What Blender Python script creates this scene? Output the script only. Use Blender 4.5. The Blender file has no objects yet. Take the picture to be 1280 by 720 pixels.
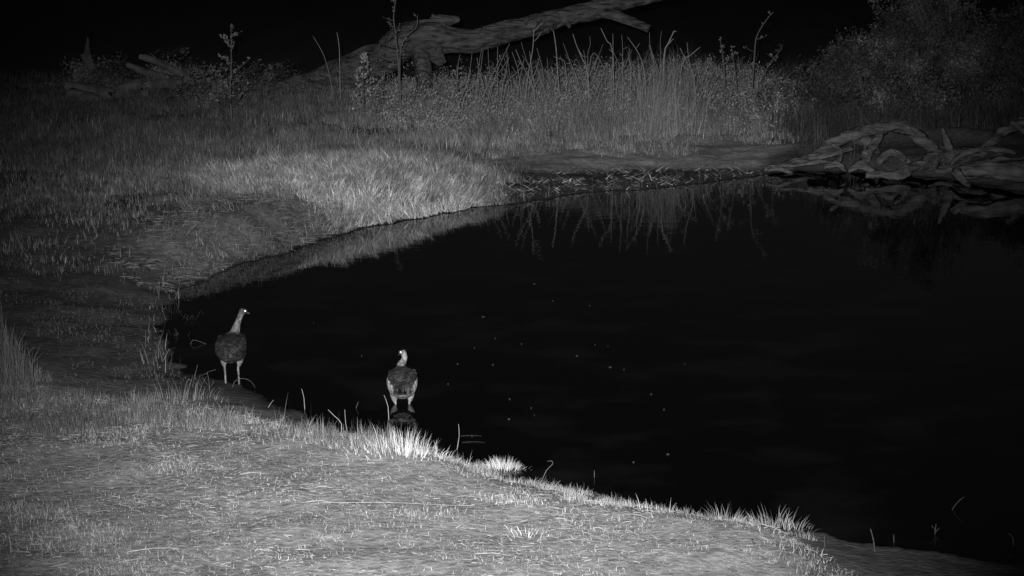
import bpy, bmesh, math, random
import numpy as np
from mathutils import Vector, Matrix

SC = bpy.context.scene
COL = SC.collection
R = math.radians
rng = np.random.default_rng(7)
random.seed(7)

# ------------------------------------------------------------------ camera
F, U0, V0, VH, H = 2500.0, 640.0, 360.0, -110.0, 4.07      # focal length and frame of the photograph in its own pixels
PITCH = math.atan((V0 - VH) / F)
cam_d = bpy.data.cameras.new('camera')
cam = bpy.data.objects.new('camera', cam_d); COL.objects.link(cam)
cam.location = (0, 0, H); cam.rotation_euler = (math.pi/2 - PITCH, 0, 0)
cam_d.sensor_width = 36; cam_d.lens = 36 * F / 1280
cam_d.clip_start = .1; cam_d.clip_end = 2000
SC.camera = cam

# ------------------------------------------------------------------ world: moonless night sky, seen by a monochrome infrared camera
w = bpy.data.worlds.new('World'); SC.world = w; w.use_nodes = True
nt = w.node_tree; nt.nodes.clear()
sky = nt.nodes.new('ShaderNodeTexSky'); sky.sky_type = 'NISHITA'; sky.sun_disc = False
sky.sun_elevation = R(4); sky.sun_rotation = R(180)
bw = nt.nodes.new('ShaderNodeRGBToBW'); bg = nt.nodes.new('ShaderNodeBackground'); wo = nt.nodes.new('ShaderNodeOutputWorld')
nt.links.new(sky.outputs[0], bw.inputs[0]); nt.links.new(bw.outputs[0], bg.inputs[0]); nt.links.new(bg.outputs[0], wo.inputs[0])
bg.inputs[1].default_value = 0.0036

# ------------------------------------------------------------------ the camera's infrared illuminators (wide flood + long throw)
def aim(o, p):
    d = Vector(p) - o.location
    o.rotation_euler = d.to_track_quat('-Z', 'Y').to_euler()
def lamp(name, loc, target, power, size, blend, radius=.04):
    l = bpy.data.lights.new(name, 'SPOT'); l.energy = power; l.spot_size = R(size); l.spot_blend = blend
    l.shadow_soft_size = radius; l.color = (1, 1, 1)
    o = bpy.data.objects.new(name, l); COL.objects.link(o); o.location = loc; aim(o, target)
    return o
lamp('infrared_illuminator', (-.25, .1, H + .22), (-.1, 23, 0), 19000, 36, 1.0)

SC.view_settings.view_transform = 'Standard'; SC.view_settings.look = 'None'
SC.view_settings.exposure = 0; SC.view_settings.gamma = 1
SC.render.filter_size = 1.6
SC.cycles.use_denoising = True
SC.cycles.max_bounces = 4; SC.cycles.diffuse_bounces = 2; SC.cycles.glossy_bounces = 3

# ------------------------------------------------------------------ layout helpers
SP, CP = math.sin(PITCH), math.cos(PITCH)
def ray(u, v):
    a = (u - U0) / F; b = (V0 - v) / F
    return a, CP + b * SP, -SP + b * CP
def px(u, v, z=0.0):                       # point of the place at height z
    a, b, c = ray(u, v); t = (z - H) / c
    return Vector((a * t, b * t, z))
def pd(u, v, Y):                           # point of the place at distance Y
    a, b, c = ray(u, v); t = Y / b
    return Vector((a * t, Y, H + c * t))
def poly(pts, z=0.0): return np.array([px(u, v, z)[:2] for u, v in pts])
def inside(P, x, y):
    r = np.zeros(x.shape, bool); n = len(P)
    for i in range(n):
        x1, y1 = P[i]; x2, y2 = P[(i+1) % n]
        if y1 == y2: continue
        c = ((y1 > y) != (y2 > y)) & (x < (x2-x1)*(y-y1)/(y2-y1) + x1)
        r ^= c
    return r
def _h(ix, iy, iz):
    n = (ix.astype(np.int64)*374761393 + iy.astype(np.int64)*668265263 + iz.astype(np.int64)*2147483647) & 0xffffffff
    n = ((n ^ (n >> 13)) * 1274126177) & 0xffffffff
    return ((n ^ (n >> 16)) & 0xffff) / 65535.0
def vn(x, y, z=None):
    x = np.asarray(x, float); y = np.asarray(y, float)
    z = np.zeros_like(x) if z is None else np.asarray(z, float)
    ix, iy, iz = np.floor(x), np.floor(y), np.floor(z)
    fx, fy, fz = x-ix, y-iy, z-iz
    fx, fy, fz = [t*t*(3-2*t) for t in (fx, fy, fz)]
    r = 0
    for dx in (0, 1):
        for dy in (0, 1):
            for dz in (0, 1):
                r = r + _h(ix+dx, iy+dy, iz+dz) * (fx if dx else 1-fx) * (fy if dy else 1-fy) * (fz if dz else 1-fz)
    return r                                # 0..1
def fbm(x, y, s, o=3):
    r = 0; a = .5
    for i in range(o):
        r = r + a * vn(x/s + 17*i, y/s - 9*i); s *= .5; a *= .5
    return r / (1 - .5**o)
def sst(t): t = np.clip(t, 0, 1); return t*t*(3-2*t)

# ------------------------------------------------------------------ materials (grey: the camera records infrared only)
def mat(name, alb, rough=.8, attr=None, nscale=8, namp=.35, bump=0, bscale=40, spec=.2, metallic=0, stretch=None, detail=6):
    m = bpy.data.materials.new(name); m.use_nodes = True
    t = m.node_tree; b = t.nodes['Principled BSDF']
    b.inputs['Roughness'].default_value = rough; b.inputs['Metallic'].default_value = metallic
    b.inputs['Specular IOR Level'].default_value = spec
    tc = t.nodes.new('ShaderNodeTexCoord'); src = tc.outputs['Object']
    if stretch:
        mp = t.nodes.new('ShaderNodeMapping'); mp.inputs['Scale'].default_value = stretch
        t.links.new(src, mp.inputs[0]); src = mp.outputs[0]
    n = t.nodes.new('ShaderNodeTexNoise'); n.inputs['Scale'].default_value = nscale; n.inputs['Detail'].default_value = detail
    t.links.new(src, n.inputs['Vector'])
    mr = t.nodes.new('ShaderNodeMapRange')
    mr.inputs[1].default_value = .3; mr.inputs[2].default_value = .7
    mr.inputs[3].default_value = alb*(1-namp); mr.inputs[4].default_value = alb*(1+namp)
    t.links.new(n.outputs[0], mr.inputs[0]); out = mr.outputs[0]
    if attr:
        at = t.nodes.new('ShaderNodeAttribute'); at.attribute_name = attr
        mu = t.nodes.new('ShaderNodeMath'); mu.operation = 'MULTIPLY'
        t.links.new(out, mu.inputs[0]); t.links.new(at.outputs['Fac'], mu.inputs[1]); out = mu.outputs[0]
    t.links.new(out, b.inputs['Base Color'])
    if bump:
        n2 = t.nodes.new('ShaderNodeTexNoise'); n2.inputs['Scale'].default_value = bscale; n2.inputs['Detail'].default_value = 5
        t.links.new(src, n2.inputs['Vector'])
        bp = t.nodes.new('ShaderNodeBump'); bp.inputs['Strength'].default_value = 1; bp.inputs['Distance'].default_value = bump
        t.links.new(n2.outputs[0], bp.inputs['Height']); t.links.new(bp.outputs[0], b.inputs['Normal'])
    return m
M_ground = mat('soil', 1.0, .9, attr='alb', nscale=11, namp=.35, bump=.014, bscale=22, spec=.1, detail=9)
M_grass  = mat('dry_grass', .5, .8, attr='shade', nscale=1.2, namp=.2)
M_leaf   = mat('leaf', .5, .75, attr='shade', nscale=3, namp=.2)
M_stem   = mat('dry_stalk', .36, .85, nscale=30, namp=.3)
M_reed   = mat('wet_reed', .10, .7, nscale=30, namp=.4)
M_twig   = mat('twig_bark', .17, .85, nscale=30, namp=.3)
M_bark   = mat('weathered_bark', .135, .9, nscale=7, namp=.75, bump=.10, bscale=11, stretch=(.35, 1.6, 1.6), detail=9)
M_root   = mat('root_wood', .15, .85, nscale=7, namp=.7, bump=.06, bscale=12, stretch=(.5, 1.5, 1.8), detail=9)
M_feather= mat('feathers', 1.0, .75, attr='shade', nscale=30, namp=.5, bump=.012, bscale=55)
M_eye    = mat('eye_shine', .95, .38, nscale=3, namp=.0, metallic=1)
M_weed   = mat('wet_weed', .05, .7)
M_fleck  = mat('fleck', .028, .6, nscale=20, namp=.4)
M_beak   = mat('bill', .1, .5, nscale=60, namp=.3)
# water
M_water = bpy.data.materials.new('pond_water'); M_water.use_nodes = True
t = M_water.node_tree; b = t.nodes['Principled BSDF']
b.inputs['Base Color'].default_value = (.004, .004, .004, 1); b.inputs['Roughness'].default_value = .015
b.inputs['IOR'].default_value = 1.33; b.inputs['Specular IOR Level'].default_value = .5
tc = t.nodes.new('ShaderNodeTexCoord')
mp = t.nodes.new('ShaderNodeMapping'); mp.inputs['Scale'].default_value = (1, .8, 1)
n = t.nodes.new('ShaderNodeTexNoise'); n.inputs['Scale'].default_value = 5; n.inputs['Detail'].default_value = 3
bp = t.nodes.new('ShaderNodeBump'); bp.inputs['Distance'].default_value = .0011; bp.inputs['Strength'].default_value = 1
n3 = t.nodes.new('ShaderNodeTexNoise'); n3.inputs['Scale'].default_value = 1.1; n3.inputs['Detail'].default_value = 8
mr3 = t.nodes.new('ShaderNodeMapRange'); mr3.inputs[1].default_value = .5; mr3.inputs[2].default_value = .8; mr3.inputs[3].default_value = .002; mr3.inputs[4].default_value = .014
t.links.new(tc.outputs['Object'], n3.inputs['Vector']); t.links.new(n3.outputs[0], mr3.inputs[0]); t.links.new(mr3.outputs[0], b.inputs['Base Color'])
t.links.new(tc.outputs['Object'], mp.inputs[0]); t.links.new(mp.outputs[0], n.inputs['Vector'])
t.links.new(n.outputs[0], bp.inputs['Height']); t.links.new(bp.outputs[0], b.inputs['Normal'])

# ------------------------------------------------------------------ mesh helpers
def props(o, label=None, cat=None, group=None, kind=None):
    if label: o['label'] = label
    if cat: o['category'] = cat
    if group: o['group'] = group
    if kind: o['kind'] = kind
    return o
def link(name, me, m=None, parent=None):
    o = bpy.data.objects.new(name, me); COL.objects.link(o)
    if m: me.materials.append(m)
    if parent: o.parent = parent
    return o
def root(name, loc, label, cat, group=None):
    o = bpy.data.objects.new(name, None); COL.objects.link(o); o.location = loc; o.empty_display_size = .1
    return props(o, label, cat, group)
def np_mesh(name, V, T, shade=None, attr='shade', smooth=False):
    me = bpy.data.meshes.new(name)
    V = np.ascontiguousarray(V, dtype=np.float32); T = np.ascontiguousarray(T, dtype=np.int32)
    k = T.shape[1]
    me.vertices.add(len(V)); me.vertices.foreach_set('co', V.ravel())
    me.loops.add(T.size); me.loops.foreach_set('vertex_index', T.ravel())
    me.polygons.add(len(T)); me.polygons.foreach_set('loop_start', np.arange(0, T.size, k, dtype=np.int32))
    me.polygons.foreach_set('loop_total', np.full(len(T), k, dtype=np.int32))
    if smooth: me.polygons.foreach_set('use_smooth', np.ones(len(T), bool))
    me.update(calc_edges=True)
    if shade is not None:
        a = me.attributes.new(attr, 'FLOAT', 'POINT'); a.data.foreach_set('value', np.ascontiguousarray(shade, dtype=np.float32))
    return me
def blades(P, hgt, wid, lean, ang, curl=.5, shade=None, tw=None):
    """tapered curved grass blades: P (N,3) base points, lean 0..1.5 rad from the vertical, ang azimuth of the lean"""
    N = len(P); hgt, wid, lean, ang = [np.broadcast_to(a, (N,)).astype(float) for a in (hgt, wid, lean, ang)]
    tw = rng.uniform(0, math.pi, N) if tw is None else tw
    side = np.stack([np.cos(tw), np.sin(tw), np.zeros(N)], 1) * wid[:, None] * .5
    dxy = np.stack([np.cos(ang), np.sin(ang)], 1)
    def at(tt):
        a = lean * (1 - curl + curl * tt)
        return np.concatenate([dxy * (np.sin(a)*hgt*tt)[:, None], (np.cos(a)*hgt*tt)[:, None]], 1)
    m = P + at(.55); tp = P + at(1.0)
    V = np.stack([P - side, P + side, m - side*.75, m + side*.75, tp], 1).reshape(-1, 3)
    i = np.arange(N)[:, None] * 5
    T = np.concatenate([i+[0, 1, 3], i+[0, 3, 2], i+[2, 3, 4]], 1).reshape(-1, 3)
    s = np.ones(N) if shade is None else shade
    return V, T, np.repeat(s, 5)
def join(parts):
    Vs, Ts, Ss, o = [], [], [], 0
    for V, T, S in parts:
        Vs.append(V); Ts.append(T + o); Ss.append(S); o += len(V)
    return np.concatenate(Vs), np.concatenate(Ts), np.concatenate(Ss)
def leaves(P, L, W, shade=None, up=.4):
    """small rhombic leaves with a fold"""
    N = len(P); L = np.broadcast_to(L, (N,)); W = np.broadcast_to(W, (N,))
    d = rng.normal(size=(N, 3)); d[:, 2] += up; d /= np.linalg.norm(d, axis=1)[:, None]
    s = np.cross(d, rng.normal(size=(N, 3))); s /= np.linalg.norm(s, axis=1)[:, None]
    nn = np.cross(d, s)
    a = P; c = P + d * L[:, None]; m = P + d * (L*.5)[:, None] + nn*(W*.15)[:, None]
    V = np.stack([a, m - s*(W*.5)[:, None], c, m + s*(W*.5)[:, None]], 1).reshape(-1, 3)
    i = np.arange(N)[:, None]*4
    T = np.concatenate([i+[0, 1, 2], i+[0, 2, 3]], 1).reshape(-1, 3)
    return V, T, np.repeat(np.ones(N) if shade is None else shade, 4)
def smooth_path(pts, rad, step):
    pts = [Vector(p) for p in pts]; out, ro = [], []
    n = len(pts)
    for i in range(n-1):
        p0 = pts[max(i-1, 0)]; p1 = pts[i]; p2 = pts[i+1]; p3 = pts[min(i+2, n-1)]
        k = max(2, int((p2-p1).length/step))
        for j in range(k):
            t = j/k
            q = .5*((2*p1)+(-p0+p2)*t+(2*p0-5*p1+4*p2-p3)*t*t+(-p0+3*p1-3*p2+p3)*t**3)
            out.append(q); ro.append(rad[i]*(1-t)+rad[i+1]*t)
    out.append(pts[-1]); ro.append(rad[-1])
    return out, ro
def loft(pts, rad, n=10, step=.1, rough=0.0, ridge=0.0, seed=0, flat=1.0, split=0.0):
    """tube through the points; rough = lumps, ridge = grooves running along it. returns V, T"""
    path, r = smooth_path(pts, rad, step)
    V = []; up = Vector((0, 0, 1)) if abs((path[-1]-path[0]).normalized().z) < .9 else Vector((1, 0, 0))
    x = None; K = len(path); acc = 0
    for i, p in enumerate(path):
        d = (path[min(i+1, K-1)] - path[max(i-1, 0)]).normalized()
        if x is None: x = up.cross(d).normalized()
        x = (x - d*x.dot(d)).normalized(); y = d.cross(x)
        if i: acc += (p - path[i-1]).length
        a = np.arange(n)/n*2*math.pi
        rr = np.full(n, r[i])
        if rough: rr = rr*(1 + rough*(vn(np.cos(a)*1.3+seed, np.sin(a)*1.3+seed*2, np.full(n, acc/(r[0]*2.5)))-.5)*2)
        if ridge: rr = rr*(1 + ridge*(vn(np.cos(a)*5+seed, np.sin(a)*5, np.full(n, acc/(r[0]*5)))-.5)*2 + ridge*.6*(vn(np.cos(a)*11, np.sin(a)*11+seed, np.full(n, acc/(r[0]*1.2)))-.5)*2)
        for k in range(n):
            off = x*(math.cos(a[k])*rr[k]) + y*(math.sin(a[k])*rr[k]*flat)
            jag = d*((random.random()-.5)*split*r[i]) if split and i == K-1 else Vector((0, 0, 0))
            V.append(p + off + jag)
    T = []
    for i in range(K-1):
        for k in range(n):
            a0 = i*n+k; a1 = i*n+(k+1) % n; T += [(a0, a1, a1+n), (a0, a1+n, a0+n)]
    V.append(path[0]); V.append(path[-1]); c0 = len(V)-2; c1 = c0+1
    for k in range(n):
        T.append((c0, (k+1) % n, k)); T.append((c1, (K-1)*n+k, (K-1)*n+(k+1) % n))
    V = np.array([tuple(v) for v in V]); return V, np.array(T), np.ones(len(V))
def put(name, data, m, parent=None, smooth=False, origin=None):
    V, T, S = data
    o0 = np.array(origin if origin is not None else (0, 0, 0), float)
    return link(name, np_mesh(name, V - o0, T, S, smooth=smooth), m, parent)

# ------------------------------------------------------------------ terrain: pond outline and banks
#            pixel u, v at water level | bank step height, its width, slope beyond
SHORE = [(1600, 262, .15, .5, .04), (1280, 240, .26, .9, .03), (1180, 224, .24, .9, .03), (1080, 215, .18, .8, .03), (1000, 213, .07, .6, .02),
 (930, 224, .05, .6, .012), (860, 232, .05, .6, .012), (760, 240, .05, .6, .012), (690, 248, .07, .7, .015), (640, 256, .16, 1.1, .02),
 (600, 260, .20, .9, .03), (560, 266, .28, .8, .03), (500, 276, .36, .75, .02), (450, 285, .40, .75, .02), (395, 302, .42, .75, .015),
 (345, 321, .42, .8, .01), (290, 335, .42, .8, .005), (240, 350, .30, .9, .0), (205, 385, .04, .9, .025), (200, 420, .04, .9, .025),
 (212, 450, .04, .9, .03), (228, 466, .03, .7, .03), (270, 474, .025, .7, .03), (318, 486, .03, .7, .03), (360, 512, .08, .6, .03), (430, 552, .20, .6, .015),
 (500, 567, .26, .6, .01), (560, 579, .26, .6, .01), (610, 585, .22, .6, .01), (680, 608, .10, .6, .02), (760, 624, .09, .7, .02),
 (800, 632, .09, .7, .02), (870, 644, .14, .6, .01), (950, 660, .16, .5, .01), (1000, 664, .12, .5, .01), (1040, 666, .05, .8, .02),
 (1110, 681, .04, .8, .02), (1280, 702, .04, .8, .02), (1600, 745, .04, .8, .02)]
SW = np.array([px(s[0], s[1])[:2] for s in SHORE]); SPAR = np.array([s[2:] for s in SHORE])
WATER = np.vstack([SW, [[9, 8.5], [40, 8.5], [40, 36]]])
WATER = np.vstack([SW, [[40, 11], [40, 30]]])
# densified, wobbly shore samples
sx, sp = [], []
for i in range(len(SW)-1):
    L = np.hypot(*(SW[i+1]-SW[i])); k = max(1, int(L/.09))
    for j in range(k):
        tt = j/k; q = SW[i]*(1-tt)+SW[i+1]*tt
        sx.append(q + (np.array([vn(q[0]*2.2, q[1]*2.2), vn(q[0]*2.2+9, q[1]*2.2+5)])-.5)*.22 + (np.array([vn(q[0]*6, q[1]*6+3), vn(q[0]*6+9, q[1]*6)])-.5)*(.16 if q[1] > 17 else .06)); sp.append(SPAR[i]*(1-tt)+SPAR[i+1]*tt)
sx = np.array(sx); sp = np.array(sp)
WP = np.vstack([sx, [[40, 11], [40, 30]]])
mound_c = [px(440, 235, .4), px(520, 205, .45)]
def terrain(x, y):
    x = np.atleast_1d(np.asarray(x, float)).ravel(); y = np.atleast_1d(np.asarray(y, float)).ravel()
    out = np.empty(len(x)); sd = np.empty(len(x))
    for a in range(0, len(x), 10000):
        X = x[a:a+10000]; Y = y[a:a+10000]
        d2 = (X[:, None]-sx[None, :, 0])**2 + (Y[:, None]-sx[None, :, 1])**2 + 1e-4
        d = np.sqrt(d2.min(1)); wgt = 1/d2**2; wgt /= wgt.sum(1)[:, None]
        par = wgt @ sp
        ins = inside(WP, X, Y)
        tq = np.clip(d/par[:, 1], 0, 1); land = par[:, 0]*(.45*tq + .55*sst(tq)) + .05*np.minimum(d, .4) + par[:, 2]*np.minimum(d, 7)
        wet = -np.minimum(.09*d, .5)
        und = (fbm(X, Y, 2.2)-.5)*.14*sst(d/2) + (fbm(X+50, Y, .35, 2)-.5)*.045*sst(d/.5)
        z = np.where(ins, wet, land + und)
        # left hollow track and low mud bar stay low
        out[a:a+10000] = z; sd[a:a+10000] = np.where(ins, -d, d)
    for c, rr, hh in ((mound_c[0], 1.6, .08), (mound_c[1], 1.5, .12)):
        out += hh*np.exp(-((x-c.x)**2+(y-c.y)**2)/rr**2) * sst(sd/1.6)
    for c, rx_, ry_, hh in ((px(1120, 200), .7, .45, .36), (px(1215, 205), .9, .5, .22), (px(1040, 205), .6, .4, .15)):
        out += hh*np.exp(-((x-c.x)/rx_)**2-((y-c.y-.7)/ry_)**2) * sst(sd/.8)
    return out, sd
def gz(x, y): return float(terrain(x, y)[0][0])
def gp(u, v, z=.1):                        # ground point seen near pixel u, v
    for _ in range(4):
        p = px(u, v, z); z = gz(p.x, p.y)
    return px(u, v, z)

# zones (pixel outlines on the ground)
Z_FRONT = poly([(-400, 900), (-400, 500), (0, 478), (120, 492), (220, 505), (330, 528), (430, 545), (500, 556), (560, 568), (610, 580), (680, 600), (780, 624), (870, 640), (950, 650), (1010, 672), (1060, 700), (1200, 800), (1200, 900)], .15)
Z_PATH  = poly([(-400, 330), (100, 335), (300, 345), (240, 372), (205, 420), (235, 470), (330, 520), (200, 500), (90, 478), (-400, 455)], .05)
Z_BAR   = poly([(600, 205), (700, 186), (820, 178), (930, 182), (990, 196), (930, 207), (820, 210), (700, 218), (620, 218)], .08)
Z_DARK  = poly([(600, 232), (640, 222), (760, 212), (940, 207), (1000, 215), (930, 232), (760, 246), (600, 264), (450, 288), (300, 334), (290, 324), (440, 276)], .08)
Z_MOUND = poly([(250, 232), (300, 205), (430, 190), (540, 180), (590, 192), (640, 212), (600, 240), (500, 254), (390, 262), (290, 256), (235, 248)], .35)
Z_FIELD = poly([(-200, 98), (430, 100), (620, 128), (980, 122), (1000, 175), (800, 180), (600, 195), (640, 225), (560, 275), (440, 305), (300, 345), (150, 335), (-200, 345)], .25)
Z_TRAMP = poly([(230, 282), (400, 270), (560, 256), (620, 262), (440, 305), (300, 350), (180, 352), (120, 330)], .15)
Z_MUD = poly([(195, 462), (270, 468), (330, 484), (372, 510), (440, 546), (330, 516), (225, 492)], .04)
Z_ROOT  = poly([(930, 214), (1000, 195), (1080, 150), (1300, 150), (1600, 180), (1600, 262), (1280, 242), (1080, 217)], .1)
Z_RIGHT = poly([(1040, 662), (1110, 678), (1290, 700), (1600, 745), (1600, 900), (1150, 900), (1000, 690)], .05)

# the sheet
xs = np.concatenate([-np.geomspace(600, 13, 16)[:-1], np.arange(-13, 13, .055), np.geomspace(13, 600, 16)])
ys = np.concatenate([-np.geomspace(300, 10, 8), np.arange(-8, 10, .8), np.arange(10, 48, .075), np.geomspace(48, 900, 22)])
GX, GY = np.meshgrid(xs, ys); nx, ny = len(xs), len(ys)
gx, gy = GX.ravel(), GY.ravel()
gzv, gsd = terrain(gx, gy)
def soft(P, k=3):
    m = inside(P, gx + (vn(gx*1.3, gy*.8+7)-.5)*.6, gy + (vn(gx*1.1+20, gy*.7)-.5)*1.2).astype(float).reshape(ny, nx)
    for _ in range(k*2):
        m[1:-1, :] = (m[:-2, :]+m[1:-1, :]*2+m[2:, :])/4; m[:, 1:-1] = (m[:, :-2]+m[:, 1:-1]*2+m[:, 2:])/4
    return m.ravel()
alb = np.full(len(gx), .17)
def over(P, v, k=6):
    global alb
    m = soft(P, k); alb = alb*(1-m) + v*m
over(Z_FIELD, .13); over(Z_MOUND, .22); over(Z_TRAMP, .19); over(Z_PATH, .10); over(Z_BAR, .72, 4); over(Z_DARK, .11, 4)
over(Z_FRONT, .33, 5); over(Z_ROOT, .16, 5); over(Z_MUD, .045, 2); over(Z_RIGHT, .12, 10)
alb *= .75 + .5*fbm(gx, gy, .8)
alb *= .5 + .5*sst(gsd/.12)              # wet rim
alb = np.where(gsd < 0, .01, alb)
MW = soft(Z_MOUND, 18).reshape(ny, nx); TW = soft(Z_TRAMP, 8).reshape(ny, nx)
def tramp_w(x, y):
    i = np.clip(np.searchsorted(xs, x), 0, nx-1); j = np.clip(np.searchsorted(ys, y), 0, ny-1); return TW[j, i]
def mound_w(x, y):
    i = np.clip(np.searchsorted(xs, x), 0, nx-1); j = np.clip(np.searchsorted(ys, y), 0, ny-1); return MW[j, i]
ii = (np.arange(ny-1)[:, None]*nx + np.arange(nx-1)[None, :]).ravel()
Q = np.stack([ii, ii+1, ii+nx+1, ii+nx], 1)
ground = link('ground', np_mesh('ground', np.stack([gx, gy, gzv], 1), Q, alb, attr='alb', smooth=True), M_ground)
props(ground, kind='structure')
wv = [(-14, 8, 0), (60, 8, 0), (60, 48, 0), (-14, 48, 0)]
me = bpy.data.meshes.new('water'); me.from_pydata(wv, [], [(0, 1, 2, 3)])
water = props(link('water', me, M_water), kind='structure')

# ------------------------------------------------------------------ grass and litter (nobody could count it)
def scatter(P, n, dens=None, z=None):
    lo, hi = P.min(0), P.max(0); lo = np.maximum(lo, (-12.5, 10)); hi = np.minimum(hi, (12.5, 50))
    xs_, ys_ = [], []; got = 0
    lo = lo - .3; hi = hi + .3
    while got < n:
        x = rng.uniform(lo[0], hi[0], n); y = rng.uniform(lo[1], hi[1], n)
        am = np.clip((y-12)/16, .12, 1)        # ragged zone edges
        k = inside(P, x + ((vn(x*1.3, y*.8+7)-.5)*.9 + rng.normal(0, .09, n))*am, y + ((vn(x*1.1+20, y*.7)-.5)*2.0 + rng.normal(0, .3, n))*am)
        if dens is not None: k &= rng.random(n) < dens(x, y)
        xs_.append(x[k]); ys_.append(y[k]); got += k.sum()
        if len(xs_) > 60: break
    x = np.concatenate(xs_)[:n]; y = np.concatenate(ys_)[:n]
    zz, sd = terrain(x, y)
    # keep only what stands on land and near the view
    k = (sd > .03) & (np.abs(x) < y*.27 + .8)
    return np.stack([x[k], y[k], zz[k]-.005], 1)
def stuff(name, data, m=M_grass):
    return props(put(name, data, m), kind='stuff')
U = rng.uniform
# foreground: cropped dry turf, lying and upright blades
P = scatter(Z_FRONT, 135000, lambda x, y: .35 + .65*sst((fbm(x, y, .28)-.45)*5)); n = len(P)
cl = fbm(P[:, 0]+30, P[:, 1], .6); up = sst((cl-.55)*7)
stuff('turf_grass', blades(P, U(.012, .04, n)*(1+.8*up*rng.random(n)), U(.002, .0045, n), np.where(rng.random(n) < .12+.5*up, U(.1, 1.0, n), U(1.1, 1.55, n)), U(0, 6.28, n), .5, rng.choice([.5, .65, .8, .95, 1.25], n)*U(.8, 1.1, n)))
def strands(P, L, W, ang, curv, shade):
    """curled straws lying on the ground: bent flat ribbons with a little lift"""
    N = len(P); K = 6; V = np.zeros((N, K, 2, 3)); c = P.copy(); a = ang.copy(); lift = np.clip(rng.normal(0, .16, N), 0, .4)
    for k in range(K):
        sd = np.stack([-np.sin(a), np.cos(a), np.full(N, .6)], 1)*(W*(.5 if 0 < k < K-1 else .2))[:, None]
        V[:, k, 0] = c-sd; V[:, k, 1] = c+sd
        c = c + np.stack([np.cos(a), np.sin(a), lift*math.cos(math.pi*(k+.5)/(K-1))], 1)*(L/(K-1))[:, None]; a = a + curv
    i = np.arange(N)[:, None]*K*2; T = np.concatenate([np.concatenate([i+[2*k, 2*k+1, 2*k+3], i+[2*k, 2*k+3, 2*k+2]], 1) for k in range(K-1)], 1).reshape(-1, 3)
    return V.reshape(-1, 3), T, np.repeat(shade, K*2)
PC = poly([(540, 545), (700, 590), (880, 628), (960, 640), (1030, 668), (1030, 690), (960, 668), (870, 656), (700, 628), (540, 590)], .12)
P = scatter(PC, 3500, lambda x, y: sst((fbm(x, y, .22)-.45)*6)); n = len(P)
stuff('edge_grass', blades(P, rng.gamma(2.5, .012, n)+.012, U(.002, .004, n), np.abs(rng.normal(0, .7, n)), U(0, 6.28, n), .6, U(.5, 1.2, n)))
P = scatter(Z_FRONT, 11000, lambda x, y: .2+.8*sst((fbm(x+9, y, .5)-.4)*5)); n = len(P); P[:, 2] += U(.006, .02, n)
stuff('straw_litter', strands(P, rng.gamma(1.5, .022, n)+.012, U(.0014, .0034, n), np.where(rng.random(n) < .6, rng.normal(0, .6, n), U(0, 6.28, n)), rng.normal(0, .22, n), rng.choice([.55, .7, .9, 1.3], n)))
# near bank edge grass, left part
PE = poly([(150, 500), (230, 492), (330, 510), (430, 540), (560, 570), (560, 590), (420, 575), (300, 545), (150, 530)], .15)
P = scatter(PE, 2600, lambda x, y: sst((fbm(x, y, .3)-.48)*6)); n = len(P)
stuff('bank_grass', blades(P, rng.gamma(3, .022, n)+.02, U(.003, .005, n), np.abs(rng.normal(0, .55, n)), U(0, 6.28, n), .6, U(.2, .6, n)))
# left: trodden mud with thin grass
P = scatter(Z_PATH, 7000, lambda x, y: sst((fbm(x, y, .45)-.52)*8)); n = len(P)
stuff('sparse_grass', blades(P, U(.02, .06, n), U(.003, .005, n), U(.2, 1.5, n), U(0, 6.28, n), .5, U(.12, .4, n)))
PL = poly([(-200, 455), (-60, 400), (0, 392), (30, 440), (75, 480), (230, 515), (230, 540), (-200, 560)], .15)
P = scatter(PL, 12000, lambda x, y: .1+.9*sst((fbm(x, y, .35)-.42)*6)); n = len(P)
stuff('rough_grass', blades(P, U(.03, .11, n)*(1+.5*(P[:, 0] < -4.2)), U(.003, .005, n), np.abs(rng.normal(0, .6, n)), U(0, 6.28, n), .6, U(.12, .42, n)))
PL = poly([(-200, 480), (-80, 380), (-20, 372), (5, 400), (30, 450), (45, 485), (-60, 520), (-200, 520)], .15)
P = scatter(PL, 9000); n = len(P)
P = P[rng.random(n) < .6]; n = len(P)
stuff('long_grass', blades(P, U(.08, .34, n), U(.003, .006, n), np.abs(rng.normal(0, .4, n)), U(0, 6.28, n), .7, U(.15, .5, n)))
# far bank field
P = scatter(Z_FIELD, 230000, lambda x, y: (.2+.8*sst((fbm(x, y, .7)-.35)*4))*(.08+.92*sst((47-y)/8))*(.25+.75*sst((y-22)/4))); n = len(P)
tr = rng.random(n) < tramp_w(P[:, 0], P[:, 1]); bar = inside(Z_BAR, P[:, 0]+rng.normal(0, .1, n), P[:, 1]+rng.normal(0, .2, n)); k = ~(bar | (tr & (rng.random(n) < .3)))
P = P[k]; tr = tr[k]; n = len(P); cl = fbm(P[:, 0], P[:, 1]+40, 1.2); c2 = vn(P[:, 0]*5, P[:, 1]*4)
def mott(P, n): return np.exp(rng.normal(0, .42, n))*(.55+.9*vn(P[:, 0]*7, P[:, 1]*4, P[:, 0]))
stuff('field_grass', blades(P, U(.05, .2, n)*(.5+.7*cl)*(.6+.8*c2)*np.where(tr, .5, 1)*1.25*(.55+.45*sst((P[:, 1]-25)/6)), U(.005, .010, n), np.where(tr, U(.8, 1.5, n), np.abs(rng.normal(0, .5, n))), U(0, 6.28, n), .7, .31*mott(P, n)*(.7+.6*cl)*np.where(tr, .6, 1)*(.8+1.15*sst((P[:, 0]+7)/6))*(.75+.25*sst((P[:, 1]-22)/4))))  # tone darkened towards the left, painting the lamp beam's fading into the blades
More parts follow.
